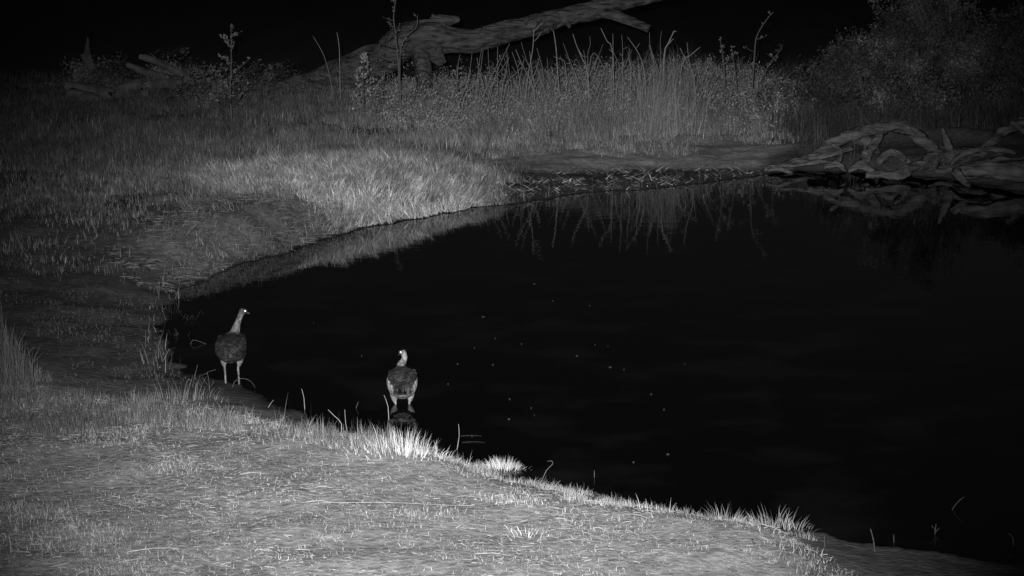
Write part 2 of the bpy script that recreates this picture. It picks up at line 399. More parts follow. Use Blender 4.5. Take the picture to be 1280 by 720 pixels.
ZM2 = poly([(190, 240), (280, 195), (430, 178), (560, 168), (660, 205), (630, 262), (500, 290), (380, 315), (240, 305), (180, 270)], .35)
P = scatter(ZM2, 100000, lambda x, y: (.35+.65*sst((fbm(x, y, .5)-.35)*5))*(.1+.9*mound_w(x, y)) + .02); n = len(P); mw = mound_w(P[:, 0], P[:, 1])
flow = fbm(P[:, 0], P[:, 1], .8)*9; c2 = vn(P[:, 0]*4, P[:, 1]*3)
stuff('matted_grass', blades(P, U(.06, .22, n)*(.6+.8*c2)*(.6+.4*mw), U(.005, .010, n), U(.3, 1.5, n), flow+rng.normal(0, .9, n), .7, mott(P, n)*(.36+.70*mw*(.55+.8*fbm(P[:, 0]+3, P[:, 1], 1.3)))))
P = scatter(poly([(150, 262), (420, 255), (620, 240), (640, 265), (440, 310), (300, 355), (100, 350), (60, 320)], .15), 5200, lambda x, y: tramp_w(x, y)*sst((fbm(x, y, .4)-.3)*4)); n = len(P)
P[:, 2] += U(.01, .06, n)
stuff('trampled_straw', strands(P, rng.gamma(2, .035, n)+.03, U(.003, .008, n), np.where(rng.random(n) < .4, rng.normal(0, .6, n), U(0, 6.28, n)), rng.normal(0, .3, n), U(.12, .85, n)))
# tall stand behind the mud bar: radiating clumps, tangled, with small leaves
PT = poly([(560, 150), (640, 132), (760, 122), (900, 122), (985, 135), (1000, 170), (960, 182), (860, 178), (740, 178), (640, 186), (560, 180)], .12)
C = scatter(PT, 330); k = rng.integers(0, len(C), 40000); n = len(k); off = rng.normal(0, .15, (n, 2)); P = C[k].copy(); P[:, :2] += off; P[:, 2] = terrain(P[:, 0], P[:, 1])[0]-.01
ch = U(.3, 1.0, len(C))[k]*(.5+.8*fbm(P[:, 0]+5, P[:, 1], 1.2))*np.where(P[:, 0] < .3, .65, 1); ca = U(.55, 1.25, len(C))[k]
stuff('tall_grass', blades(P, ch*rng.random(n)**.7*1.25, U(.003, .009, n), np.clip(np.hypot(off[:, 0], off[:, 1])*2.4+np.abs(rng.normal(0, .6, n)), 0, 1.55), np.arctan2(off[:, 1], off[:, 0])+rng.normal(0, .5, n), .75, .8*mott(P, n)*ca))
P = scatter(PT, 2100, lambda x, y: sst((fbm(x+3, y, .9)-.35)*4)); n = len(P); pp = np.repeat(P, 22, 0); hgt = np.repeat(U(.2, .78, n)*np.where(P[:, 0] < .4, .55, 1), 22)
f = rng.random(len(pp)); pp[:, 2] += f*hgt; dr = np.repeat(U(0, 6.28, n), 22); pp[:, 0] += f*hgt*.35*np.cos(dr)+rng.normal(0, .03, len(pp)); pp[:, 1] += f*hgt*.35*np.sin(dr)
stuff('tall_weeds', leaves(pp, U(.03, .075, len(pp)), U(.010, .022, len(pp)), U(.5, 1.6, len(pp)), up=.5), M_leaf)
PF = poly([(540, 188), (600, 196), (700, 176), (860, 173), (985, 180), (985, 170), (860, 165), (700, 168), (560, 186)], .12)
P = scatter(PF, 16000); n = len(P)
stuff('fringe_grass', blades(P, U(.12, .34, n), U(.004, .007, n), np.abs(rng.normal(0, .75, n)), U(0, 6.28, n), .7, .75*mott(P, n)))
PB = poly([(960, 110), (1500, 100), (1500, 215), (1280, 190), (1180, 190), (1000, 196), (970, 175)], .15)
P = scatter(PB, 45000); n = len(P)
stuff('undergrowth', blades(P, U(.1, .6, n), U(.005, .009, n), np.abs(rng.normal(0, .6, n)), U(0, 6.28, n), .75, .2*mott(P, n)))
PF2 = poly([(590, 214), (700, 196), (860, 186), (985, 194), (985, 172), (700, 174), (560, 190)], .1)
P = scatter(PF2, 9000, lambda x, y: sst((fbm(x, y, .6)-.45)*6)); n = len(P)
stuff('bar_grass', blades(P, U(.03, .16, n), U(.004, .007, n), np.abs(rng.normal(0, .8, n)), U(0, 6.28, n), .6, .8*mott(P, n)))
# low weeds with leaves between the log and the field
PW = poly([(430, 150), (440, 118), (620, 112), (660, 140), (640, 170), (460, 172)], .2)
P = scatter(PW, 1300); n = len(P); hgt = np.repeat(rng.gamma(2.2, .09, n)+.05, 26); pp = np.repeat(P, 26, 0)
f = rng.random(len(pp)); pp[:, 2] += f*hgt; pp[:, :2] += rng.normal(0, .045, (len(pp), 2))*(.4+f[:, None]) + np.repeat(rng.normal(0, .5, (n, 2)), 26, 0)*(f*hgt)[:, None]
stuff('weeds', leaves(pp, U(.03, .07, len(pp)), U(.008, .018, len(pp)), np.repeat(U(.35, 1.5, n), 26)*U(.7, 1.2, len(pp)), up=1.6), M_leaf)
# shoreline litter on the far dark mud
PD = poly([(610, 236), (700, 219), (800, 212), (960, 208), (1000, 212), (930, 226), (760, 240), (620, 256)], .05)
P = scatter(PD, 1900, lambda x, y: .1+.9*sst((fbm(x, y*2, .6)-.45)*6)); n = len(P); P[:, 2] += U(.005, .03, n)
stuff('shore_debris', blades(P, rng.gamma(1.6, .06, n)+.02, U(.006, .022, n), U(1.1, 1.6, n), rng.normal(0, .9, n)+math.pi*(rng.random(n) < .5), .2, rng.lognormal(-.3, .6, n)))
# pebbly clods
def clods(name, Pz, n, s0, s1, sh):
    P = scatter(Pz, n); n = len(P)
    base = np.array([(1, 0, 0), (-1, 0, 0), (0, 1, 0), (0, -1, 0), (0, 0, .7), (0, 0, -.7)], float)
    T0 = np.array([(0, 2, 4), (2, 1, 4), (1, 3, 4), (3, 0, 4), (2, 0, 5), (1, 2, 5), (3, 1, 5), (0, 3, 5)])
    V = P[:, None, :] + base[None]*(U(s0, s1, n)[:, None, None])*U(.6, 1.3, (n, 6, 1))
    T = (T0[None] + np.arange(n)[:, None, None]*6).reshape(-1, 3)
    stuff(name, (V.reshape(-1, 3), T, np.repeat(U(*sh, n), 6)), M_grass)
clods('dirt_clods', Z_FRONT, 5000, .004, .014, (.3, .8))
PS = poly([(180, 345), (300, 320), (450, 276), (560, 256), (700, 236), (900, 218), (960, 228), (860, 240), (640, 266), (450, 300), (340, 336), (250, 370), (235, 420), (250, 462), (190, 470), (160, 400)], .02)
def near_shore(x, y):
    sd_ = terrain(x, y)[1]; return np.exp(-(np.clip(sd_, 0, 9)/.3)**2)*(.3+.7*vn(x*4, y*4))
P = scatter(PS, 1500, near_shore); n = len(P)
stuff('water_edge_stalks', blades(P, rng.gamma(2, .05, n)+.02, U(.004, .008, n), np.abs(rng.normal(0, .6, n)), U(0, 6.28, n), .6, U(.12, .6, n)))
clods('edge_clods', PS, 900, .008, .022, (.06, .2))
clods('mud_clods', Z_PATH, 1500, .01, .03, (.05, .16))

# ------------------------------------------------------------------ tufts on the near bank (things)
def tuft(u, v, r, n, h0, h1, label, sh=(.8, 1.4), spread=.5, group=None, seedheads=False, z=.2):
    c = gp(u, v, z)
    x = c.x + rng.normal(0, r, n); y = c.y + rng.normal(0, r*.45, n)
    zz, _ = terrain(x, y); zz = np.maximum(zz, -.02)
    P = np.stack([x, y, zz-.005], 1)
    off = (x - c.x)/max(r, .01)
    ang = np.where(off > 0, 0, math.pi) + rng.normal(0, 1.0, n)
    hh = (h0+(h1-h0)*rng.random(n)**1.3)*np.exp(-.25*off**2)
    d = blades(P, hh, U(.0025, .005, n), np.clip(np.abs(off)*.22*spread*2 + np.abs(rng.normal(0, .42, n)), 0, 1.5), ang, .6, U(*sh, n))
    o = put('grass_tuft', d, M_grass, origin=(c.x, c.y, c.z)); o.location = c
    return props(o, label, 'grass tuft', group)
tuft(505, 562, .2, 560, .04, .21, 'brightest wide grass tuft on the bank edge in front of the nearer goose', (1.0, 1.8))
tuft(628, 586, .11, 520, .05, .12, 'small dense pale cushion of grass on the near bank right of the widest tuft', (1.0, 1.5), 1.0)
tuft(455, 560, .16, 80, .03, .14, 'thin row of short upright blades just left of the brightest tuft')
tuft(905, 645, .10, 90, .06, .17, 'sparse upright tuft on the bank edge, first of the two right-hand edge tufts', (.5, 1.1), .9)
tuft(968, 655, .14, 170, .07, .19, 'thicker leaning tuft near the right end of the grassy bank edge', (.5, 1.1), .9)
tuft(1005, 672, .06, 60, .03, .08, 'tiny dark tuft where the bank drops to the wet mud', (.5, .9))
tuft(228, 500, .2, 120, .05, .24, 'upright tuft at the muddy corner left of the wading goose', (.3, .7))
tuft(300, 525, .25, 90, .04, .14, 'thin grass tuft on the bank below the wading goose', (.35, .75))
tuft(360, 545, .25, 100, .04, .14, 'low ragged tuft on the bank between the two geese', (.45, .9))
tuft(660, 668, .12, 90, .03, .08, 'small bright tuft alone on the open turf', (1.1, 1.6), 1.2)

# ------------------------------------------------------------------ thin stems, reeds
def stem(name, pts, r, label, cat, group=None, m=M_stem, twigs=(), n=5):
    pts = [Vector(p) for p in pts]; g_ = gz(pts[0].x, pts[0].y)
    if .03 < pts[0].z - g_ < 1.3 and pts[-1].z - pts[0].z > .1: pts.insert(0, Vector((pts[0].x + (pts[0].x-pts[1].x)*.2, pts[0].y, g_ - .02)))
    o = pts[0]; k = len(pts); rad = [r*(1-.55*i/(k-1)) for i in range(k)]
    parts = [loft(pts, rad, n=n, step=.08)]
    for tw in twigs:
        parts.append(loft([Vector(q) for q in tw], [r*.55, r*.4] if len(tw) == 2 else [r*.55]*(len(tw)-1)+[r*.3], n=4, step=.08))
    ob = put(name, join(parts), m, origin=o); ob.location = o
    return props(ob, label, cat, group)
def curve_px(pix, Y): return [pd(u, v, Y) for u, v in pix]
GS = 'dead stems standing in the tall grass'
YS = 35.2
stem('dead_stalk', curve_px([(656, 130), (660, 95), (666, 60), (667, 36)], 35.9), .012, 'tallest straight pale dead stem with a forked tip, before the raised log', 'stem',
     twigs=[curve_px([(667, 40), (673, 33), (680, 27)], 35.9), curve_px([(667, 52), (673, 46), (676, 40)], 35.9)])
stem('dead_stalk', curve_px([(700, 130), (697, 90), (695, 60), (692, 40), (691, 39)], 36.2), .013, 'thick dead stem with a blunt top between log and grass', 'stem')
stem('dead_stalk', curve_px([(735, 92), (727, 72), (720, 55), (716, 42)], 36.3), .012, 'dead stem leaning left with a side twig above the grass', 'stem', twigs=[curve_px([(721, 58), (728, 70), (733, 70)], 36.3)])
stem('dead_stalk', curve_px([(766, 66), (759, 52), (751, 35)], 36.5), .012, 'short dead stem tilted left, its tip just under the log fork', 'stem')
stem('dead_stalk', curve_px([(830, 72), (835, 55), (841, 42), (843, 38)], 35.9), .016, 'pale thick stem with hooked tip on top of the tallest grass clump', 'stem', twigs=[curve_px([(841, 40), (846, 39)], 35.9), curve_px([(836, 55), (840, 50), (842, 49)], 35.9)])
stem('dead_stalk', curve_px([(868, 96), (860, 80), (850, 60)], 36.9), .012, 'dead stem of a crossed pair, leaning left', 'stem')
stem('dead_stalk', curve_px([(852, 82), (862, 70), (875, 59)], 37.0), .014, 'dead stem of a crossed pair, leaning right', 'stem')
more = [((U(560, 880), U(95, 125)), ) for _ in range(44)]; more = [(m_[0], (m_[0][0]+U(-24, 24), max(m_[0][1]-U(18, 50), 50))) for m_ in more]
for a, b_ in more + [((765, 90), (766, 42)), ((778, 80), (777, 43)), ((802, 76), (784, 46)), ((735, 98), (754, 55)), ((742, 66), (770, 110)), ((728, 112), (747, 70)), ((722, 100), (704, 54)),
              ((705, 76), (692, 70)), ((668, 110), (662, 64)), ((680, 105), (671, 60)), ((788, 85), (787, 60)), ((735, 66), (737, 45)), ((816, 70), (812, 40)),
              ((826, 70), (827, 38)), ((650, 105), (640, 65)), ((598, 105), (604, 62)), ((615, 108), (610, 60)), ((628, 110), (634, 70)), ((640, 110), (633, 60)),
              ((585, 100), (590, 66)), ((648, 112), (655, 74)), ((572, 104), (575, 68)), ((622, 100), (622, 58)), ((690, 112), (684, 72)), ((712, 112), (700, 70)), ((775, 100), (790, 62)), ((605, 112), (596, 72)), ((664, 118), (676, 84))]:
    Y = U(34.9, 37.6); mid = ((a[0]+b_[0])/2 + U(-2, 2), (a[1]+b_[1])/2); low = (a[0] + (a[0]-b_[0])*.25, a[1] + 26)
    tw = []
    if rng.random() < .5:
        s = rng.choice([-1, 1]); tw = [curve_px([mid, (mid[0]+s*U(4, 9), mid[1]-U(3, 10))], Y)]
    stem('dead_stalk', curve_px([low, a, mid, b_], Y), U(.005, .010), 'thin grey dead stem standing among many alike in the tall grass under the log', 'stem', GS, twigs=tw)

def sprig(name, base, pix, Y, r, nb, bl, nl, lsz, label, cat, crown=None, m=M_leaf, sh=(.4, 1.0), down=.15, zig=.01, group=None):
    """upright stem with side branches and small leaves; parts stem and foliage"""
    pts = curve_px(pix, Y); g = Vector((pts[0].x, Y, gz(pts[0].x, Y) - .03)); pts = [g] + [p for p in pts if p.z > g.z + .05]
    path, rr = smooth_path(pts, [r*(1-.7*i/(len(pts)-1)) for i in range(len(pts))], .06)
    parts = [loft(pts, [r*(1-.7*i/(len(pts)-1)) for i in range(len(pts))], n=6, step=.08)]
    lp = []
    for k in range(nb):
        f = down + (1-down)*(k+.5)/nb; q = path[min(int(f*len(path)), len(path)-1)]
        L = bl*(1.15-f)*U(.6, 1.2); a = U(0, 6.28); e = U(.2, .9)
        d = Vector((math.cos(a), math.sin(a)*.8, e)).normalized()
        q1 = q + d*L*.5 + Vector((0, 0, -zig)); q2 = q + d*L + Vector((0, 0, zig))
        parts.append(loft([q, q1, q2], [r*.4, r*.3, r*.15], n=4, step=.1))
        for _ in range(nl):
            s = U(.25, 1.05); c = q + (q2-q)*s; lp.append([c.x+rng.normal(0, .012), c.y+rng.normal(0, .012), c.z+rng.normal(0, .012)])
    o = root(name, g, label, cat, group)
    put('stem', join(parts), M_twig, o, origin=g)
    if lp:
        lp = np.array(lp); n = len(lp)
        put('foliage', leaves(lp, U(lsz*.7, lsz*1.3, n), U(lsz*.35, lsz*.6, n), U(*sh, n), up=.5), m, o, origin=g)
    return o
sprig('sapling', None, [(290, 150), (288, 120), (289, 80), (289, 40)], 36.5, .02, 16, .75, 16, .06, 'upright leafy sapling with short side branches standing before the dim left logs', 'sapling', sh=(.3, .75))
sprig('sapling', None, [(500, 110), (497, 70), (494, 40), (492, 20), (496, -8)], 37.5, .026, 10, .6, 7, .05, 'tall thin twiggy sapling growing against the raised root end of the log', 'sapling', down=.4, sh=(.3, .7))
sprig('sapling', None, [(500, 70), (508, 45), (520, 35), (522, 18)], 37.6, .018, 5, .3, 3, .05, 'short forked sapling leaning right beside the tall twiggy one', 'sapling', down=.4)
sprig('leafy_plant', None, [(455, 130), (453, 100), (455, 72)], 36.0, .012, 26, .52, 7, .065, 'pale broad leafy plant in front of the log, left of the twiggy sapling', 'plant', down=.3, sh=(.6, 1.15))
sprig('leafy_plant', None, [(575, 130), (572, 112), (570, 92)], 35.5, .010, 16, .42, 6, .055, 'low leafy plant right of the log support limb', 'plant', down=.2, sh=(.5, 1.0))
sprig('leafy_plant', None, [(470, 135), (476, 115), (478, 100)], 36.2, .010, 16, .40, 6, .05, 'low leafy plant between the broad leafy plant and the log support limb', 'plant', down=.2, sh=(.4, .9))
sprig('leafy_plant', None, [(335, 130), (334, 110), (340, 86)], 39, .012, 10, .3, 7, .05, 'small dim leafy plant at the low left end of the log', 'plant', down=.3, sh=(.25, .5))
stem('dry_stalk', curve_px([(425, 100), (424, 60), (421, 40)], 40), .014, 'dim lone stalk rising behind the low left part of the log', 'stem')
stem('dry_stalk', curve_px([(414, 105), (405, 70), (391, 45)], 40.5), .010, 'dim stalk leaning left behind the low left part of the log', 'stem')
# twiggy stalks right of the tall grass
sprig('branching_stalk', None, [(935, 150), (940, 110), (943, 70), (946, 45), (960, 22), (967, 15)], 37.0, .022, 5, .4, 4, .05, 'tallest curved stalk right of the tall grass, its tip bent right', 'stem', down=.45, sh=(.4, .8))
sprig('branching_stalk', None, [(940, 150), (948, 110), (962, 80), (978, 60)], 36.9, .018, 7, .45, 7, .05, 'forked stalk leaning right beside the tallest curved stalk', 'stem', down=.5, sh=(.4, .8))
sprig('branching_stalk', None, [(905, 145), (906, 100), (902, 60), (900, 50)], 36.4, .018, 10, .4, 7, .05, 'bushy stalk between the tall grass and the tallest curved stalk', 'stem', down=.3, sh=(.4, .85))
sprig('branching_stalk', None, [(920, 150), (921, 110), (915, 62)], 36.5, .016, 9, .4, 7, .05, 'leafy short stalk directly left of the tallest curved stalk', 'stem', down=.3, sh=(.4, .85))
# tall clump on the grass stand
def clump(u, v, Y, rx, n, h0, h1, label, sh):
    b0 = pd(u, v, Y); z0 = gz(b0.x, Y); x = b0.x + rng.normal(0, rx, n); y = Y + rng.normal(0, rx*.5, n); zz = terrain(x, y)[0]
    o = put('grass_clump', blades(np.stack([x, y, zz-.01], 1), U(h0, h1, n), U(.004, .010, n), np.abs(rng.normal(0, .42, n)), U(0, 6.28, n), .6, U(*sh, n)), M_grass, origin=(b0.x, Y, z0))
    o.location = (b0.x, Y, z0); return props(o, label, 'grass clump')
clump(822, 152, 35.3, .3, 520, .6, 1.6, 'tallest grass clump of the far bank, reaching up towards the log fork', (.5, 1.1))
clump(850, 152, 35.5, .25, 260, .4, 1.15, 'coarse grass clump just right of the tallest clump', (.4, .9))
clump(735, 160, 34.6, .45, 450, .3, .9, 'leaning grass clump behind the middle of the mud bar', (.5, .9))
clump(560, 180, 33.5, .45, 500, .1, .4, 'short bright grass clump where the mud bar begins', (.7, 1.2))
clump(640, 160, 34.5, .45, 300, .25, .7, 'grass clump under the log between sapling and dead stems', (.4, .85))
clump(905, 152, 35.2, .4, 350, .25, .9, 'thin grass clump below the bushy stalks', (.4, .8))

# ------------------------------------------------------------------ raised fallen tree
YT = 42
def wood(name, pix, Ys, pr, m, parent, n=20, rough=.12, ridge=.08, seed=1, split=.8, flat=1.0, origin=None):
    Ys = Ys if hasattr(Ys, '__len__') else [Ys]*len(pix)
    pts = [pd(u, v, y) for (u, v), y in zip(pix, Ys)]
    rad = [p*y/F*(.74 if m is M_root else 1) for p, y in zip(pr, Ys)]
    return put(name, loft(pts, rad, n=n, step=.07, rough=rough, ridge=ridge, seed=seed, split=split, flat=flat), m, parent, smooth=True, origin=origin)
o0 = Vector(pd(340, 112, YT))
ft = root('fallen_tree', o0, 'huge pale fallen trunk raised on a stub above the grass, forked at right', 'fallen tree')
wood('trunk', [(310, 126), (370, 109), (430, 94), (475, 73), (508, 52), (535, 46), (565, 50), (600, 50), (640, 39), (672, 31), (700, 21), (740, 13), (790, 0), (850, -14)], [43, 42.6, 42, 41.7, 41.5, 41.4, 41.4, 41.4, 41.6, 41.7, 41.8, 42, 42.2, 42.5],
     [9, 14, 18, 20, 24, 22, 15, 13.5, 12, 13, 11, 11.5, 8.5, 8], M_bark, ft, n=32, rough=.2, ridge=.16, seed=3, origin=o0)
wood('limb', [(740, 12), (765, 18), (790, 27), (811, 36)], [42, 41.9, 41.8, 41.7], [9, 7, 5.5, 4.5], M_bark, ft, seed=5, origin=o0)
wood('limb', [(522, 50), (527, 75), (530, 98), (531, 130)], [41.4, 41.1, 40.9, 40.8], [14, 12, 10.5, 12], M_bark, ft, seed=6, origin=o0)
wood('limb', [(544, 55), (542, 40), (546, 29), (558, 26), (574, 24)], [41.6]*5, [18, 15, 12, 8, 3.5], M_bark, ft, seed=7, origin=o0)
wood('root_flare', [(520, 60), (514, 42), (514, 30)], [41.5]*3, [22, 15, 7], M_bark, ft, seed=9, rough=.35, ridge=.2, origin=o0)
wood('root_flare', [(540, 58), (546, 72), (554, 80)], [41.3]*3, [14, 9, 5], M_bark, ft, seed=10, rough=.3, ridge=.2, origin=o0)
for (a_, b_, y0) in [((600, 44), (606, 33), 41.3), ((655, 30), (660, 21), 41.5), ((707, 27), (712, 35), 41.7), ((455, 72), (450, 60), 41.6), ((478, 70), (470, 84), 41.3), ((548, 32), (540, 18), 41.5)]:
    wood('branch_stub', [a_, ((a_[0]+b_[0])/2+1, (a_[1]+b_[1])/2), b_], [y0]*3, [4.5, 3, 1.8], M_bark, ft, n=10, seed=y0, rough=.3, origin=o0)
wood('branch_stub', [(674, 30), (681, 35), (684, 38)], [41.0, 40.9, 40.8], [6, 5, 4], M_bark, ft, n=12, seed=8, origin=o0)
# dead logs on the left
def log(name, parts, label, cat, m=M_bark):
    (pix, Ys, pr) = parts[0][1:4]; o = pd(*pix[0], Ys if not hasattr(Ys, '__len__') else Ys[0])
    r_ = root(name, o, label, cat)
    for i, (pn, pix, Ys, pr) in enumerate(parts): wood(pn, pix, Ys, pr, m, r_, n=16, rough=.2, ridge=.14, seed=11+i*3, split=1.5, origin=o)
    return r_
M_dim = mat('old_bark', .14, .9, nscale=5, namp=.5, bump=.04, bscale=16)
log('dead_snag', [('trunk', [(170, 128), (150, 112), (125, 96), (114, 84), (103, 68)], 42.5, [13, 13, 9, 6, 3]), ('limb', [(116, 88), (110, 72), (109, 58), (110, 47)], 42.5, [5, 4.5, 3, 1])],
    'dim upright splintered snag at the far left of the dead logs', 'dead wood', M_dim)
log('dead_log', [('trunk', [(150, 112), (200, 104), (250, 106), (330, 112)], 42, [8, 9, 10, 8]), ('limb', [(158, 80), (180, 90), (210, 98)], 42, [3, 5, 6])],
    'dim long dead log lying left of the sapling', 'dead wood', M_dim)
log('dead_branch', [('trunk', [(174, 70), (195, 77), (225, 92), (240, 104)], 41.6, [3.5, 4, 5, 6])], 'broken dead branch slanting up over the long dead log', 'dead wood', M_dim)
log('tree_stump', [('trunk', [(236, 142), (236, 120), (235, 97)], 40.6, [9, 8, 7])], 'narrow dim upright stump in the grass left of the sapling', 'dead wood', M_dim)
log('dead_stub', [('trunk', [(182, 140), (181, 125), (180, 112)], 40.8, [7, 6, 4])], 'short dim stub in the grass under the long dead log', 'dead wood', M_dim)
log('root_heap', [('trunk', [(84, 118), (110, 132), (140, 146), (170, 158)], 40.5, [10, 15, 13, 8]), ('limb', [(82, 108), (100, 112), (140, 118)], 41, [8, 9, 8])],
    'dim heap of tangled roots at the foot of the splintered snag', 'dead wood', M_dim)

# ------------------------------------------------------------------ gnarled roots and logs at the right waterline
def rlog(name, parts, label, cat):
    (pix, Ys, pr) = parts[0][1:4]; o = pd(*pix[0], Ys if not hasattr(Ys, '__len__') else Ys[0])
    r_ = root(name, o, label, cat)
    for i, (pn, pix, Ys, pr) in enumerate(parts): wood(pn, pix, Ys, pr, M_root, r_, n=22, rough=.42, ridge=.4, seed=31+i*5, split=1.2, origin=o)
    return r_
rlog('tree_root', [('root_arch', [(955, 212), (985, 206), (1020, 194), (1060, 170), (1100, 160), (1130, 160), (1158, 178), (1172, 196)], [31.6, 31.8, 32, 32, 32, 32, 32, 32], [4, 6, 9, 9, 9, 9, 10, 10]),
                   ('side_root', [(1106, 160), (1095, 176), (1086, 190), (1080, 200)], [32, 31.8, 31.7, 31.6], [7, 7, 8, 10]),
                   ('side_root', [(1010, 197), (1040, 192), (1066, 186)], [31.5, 31.4, 31.4], [5, 5, 3]),
                   ('side_root', [(1072, 168), (1084, 180), (1090, 196)], [32.6, 32.6, 32.6], [12, 14, 16])],
     'large arched gnarled root rising from the waterline at the right', 'tree root')
rlog('fallen_log', [('trunk', [(1082, 219), (1120, 218), (1150, 206), (1180, 196), (1230, 192), (1262, 196)], [30.4, 30.5, 30.8, 31.2, 31.6, 31.8], [5, 7, 10, 13, 11, 8]),
                    ('snag', [(1186, 196), (1184, 178), (1178, 160)], [31.2, 31.2, 31.2], [11, 6, 2])],
     'low gnarled log with a pointed snag beside the arched root', 'log')
rlog('driftwood_log', [('trunk', [(1192, 216), (1230, 214), (1280, 213), (1340, 208)], [29.6, 29.6, 29.7, 29.8], [10, 14, 15, 14]), ('root_stub', [(1195, 214), (1205, 226), (1212, 232)], [29.4, 29.3, 29.2], [7, 5, 3])],
     'thick driftwood log lying in the water at the right picture edge', 'log')
rlog('broken_bough', [('limb', [(1318, 205), (1290, 172), (1272, 158), (1263, 153)], 31.6, [8, 6, 4, 3]), ('limb', [(1225, 190), (1248, 170), (1262, 160), (1300, 150)], 32.4, [5, 8, 7, 8])],
     'broken pale limb sticking up behind the driftwood log', 'dead wood')
for (pts_, pr_, lb) in [([(975, 207), (1000, 206), (1025, 202), (1050, 203)], [2, 3, 3, 1.5], 'thin root running along the waterline at the left foot of the arched root'),
                        ([(1120, 188), (1132, 200), (1128, 214)], [2.5, 2.5, 2], 'thin curved root hanging inside the arched root'),
                        ([(1188, 205), (1210, 190), (1240, 186), (1270, 192)], [3, 4, 4, 2], 'slim root lying over the low gnarled log'),
                        ([(960, 213), (975, 211), (990, 216)], [3, 4, 2.5], 'small root end at the left tip of the arched root'),
                        ([(1040, 180), (1052, 192), (1048, 206), (1058, 214)], [3, 3.5, 3, 2], 'crooked root dropping from the left shoulder of the arched root'),
                        ([(1150, 200), (1162, 210), (1180, 214), (1196, 210)], [3, 3.5, 3, 2], 'short root curling under the low gnarled log'),
                        ([(1236, 204), (1250, 198), (1268, 200), (1290, 194)], [3, 3.5, 3, 2], 'thin root between the low gnarled log and the driftwood log'),
                        ([(1215, 226), (1240, 229), (1270, 228)], [2, 3, 2], 'thin wet root at the water in front of the driftwood log')]:
    rlog('tree_root', [('root', pts_, 31.0, pr_)], lb, 'tree root')
rlog('root_knot', [('root', [(1030, 209), (1045, 206), (1056, 209)], 30.9, [4, 6, 3])], 'small pale knot of wood at the waterline under the arched root', 'tree root')
rlog('root_knot', [('root', [(1060, 214), (1078, 207), (1094, 216)], 30.7, [4, 8, 4])], 'larger knot of wood at the waterline, left end of the low gnarled log', 'tree root')
rlog('root_knot', [('root', [(1096, 204), (1114, 192), (1142, 206)], 31.3, [7, 7, 3])], 'pale hump of wood inside the curve of the arched root', 'tree root')

# ------------------------------------------------------------------ shrubs at the right
def shrub(u, v, Y, blobs, nstem, nleaf, label, sh=(.1, .5), ls=.07):
    b0 = pd(u, v, Y); g = Vector((b0.x, Y, gz(b0.x, Y) - .03)); o = root('shrub', g, label, 'shrub')
    parts = []; lp = []
    for (bu, bv, br, wt) in blobs:
        c = pd(bu, bv, Y) + Vector((0, U(-.5, .5), 0)); r = br*Y/F
        for k in range(max(3, int(nstem*wt))):
            d = Vector(rng.normal(size=3)); d.normalize(); tip = c + Vector((d.x*r, d.y*r*.9, abs(d.z)*r if rng.random() < .7 else d.z*r))*U(.55, 1.12)
            if tip.z < g.z + .1: tip.z = g.z + .1 + U(0, .3)
            b1 = g + Vector((rng.normal(0, .12)+(c.x-g.x)*.35, rng.normal(0, .15), 0)); b1.z = gz(b1.x, b1.y)-.02
            mid = b1.lerp(tip, .55) + Vector((rng.normal(0, .12), rng.normal(0, .12), .12))
            parts.append(loft([b1, mid, tip], [.010, .006, .003], n=4, step=.25))
            nl = int(1.5*nleaf*wt/max(3, int(nstem*wt)))
            f = rng.choice(np.sqrt(rng.random(6))*.75+.28, nl)+rng.normal(0, .015, nl); f0 = {}
            for q in f:
                p = (b1.lerp(mid, q*2) if q < .5 else mid.lerp(tip, min(q*2-1, 1.03)))
                ky = round(q*25); f0.setdefault(ky, rng.normal(0, .10+.1*q, 3)); s = .055; p = p + Vector(f0[ky])
                lp.append((p.x+rng.normal(0, s), p.y+rng.normal(0, s), max(p.z+rng.normal(0, s), g.z)))
    put('stem', join(parts), M_twig, o, origin=g)
    lp = np.array(lp); n = len(lp); cl = vn(lp[:, 0]*2.5, lp[:, 2]*2.5, lp[:, 1]*2.5)
    put('foliage', leaves(lp, U(ls*.6, ls*1.3, n), U(ls*.3, ls*.6, n), U(*sh, n)*(.25+1.6*cl**1.5), up=.4), M_leaf, o, origin=g)
    return o
shrub(1060, 150, 37.5, [(1050, 85, 28, .5), (1075, 100, 30, .5), (1035, 115, 26, .4), (1060, 70, 12, .15), (1000, 125, 22, .3)], 50, 5200, 'small ragged dark shrub left of the big shrub mass')
shrub(1140, 160, 38.5, [(1130, 70, 45, 1), (1130, 30, 28, .5), (1110, 110, 45, 1), (1165, 15, 35, .6), (1160, 110, 45, 1)], 60, 11000, 'tallest shrub of the right bank, cut by the top picture edge')
shrub(1230, 160, 38.8, [(1215, 80, 50, 1), (1240, 60, 40, .8), (1200, 130, 45, .9), (1250, 120, 50, 1)], 60, 9500, 'broad dense shrub between the tallest shrub and the picture edge')
shrub(1300, 160, 38, [(1290, 80, 45, 1), (1310, 40, 40, .8), (1280, 140, 40, .8)], 50, 6500, 'dark shrub running out of the right picture edge')
shrub(1020, 165, 36.5, [(1010, 150, 30, .6), (1050, 150, 34, .7), (980, 145, 24, .5)], 40, 4200, 'low dark shrub behind the tip of the mud bar')
shrub(1130, 160, 35.5, [(1110, 148, 34, .8), (1165, 145, 34, .8)], 36, 4500, 'low leafy shrub right behind the arched root')

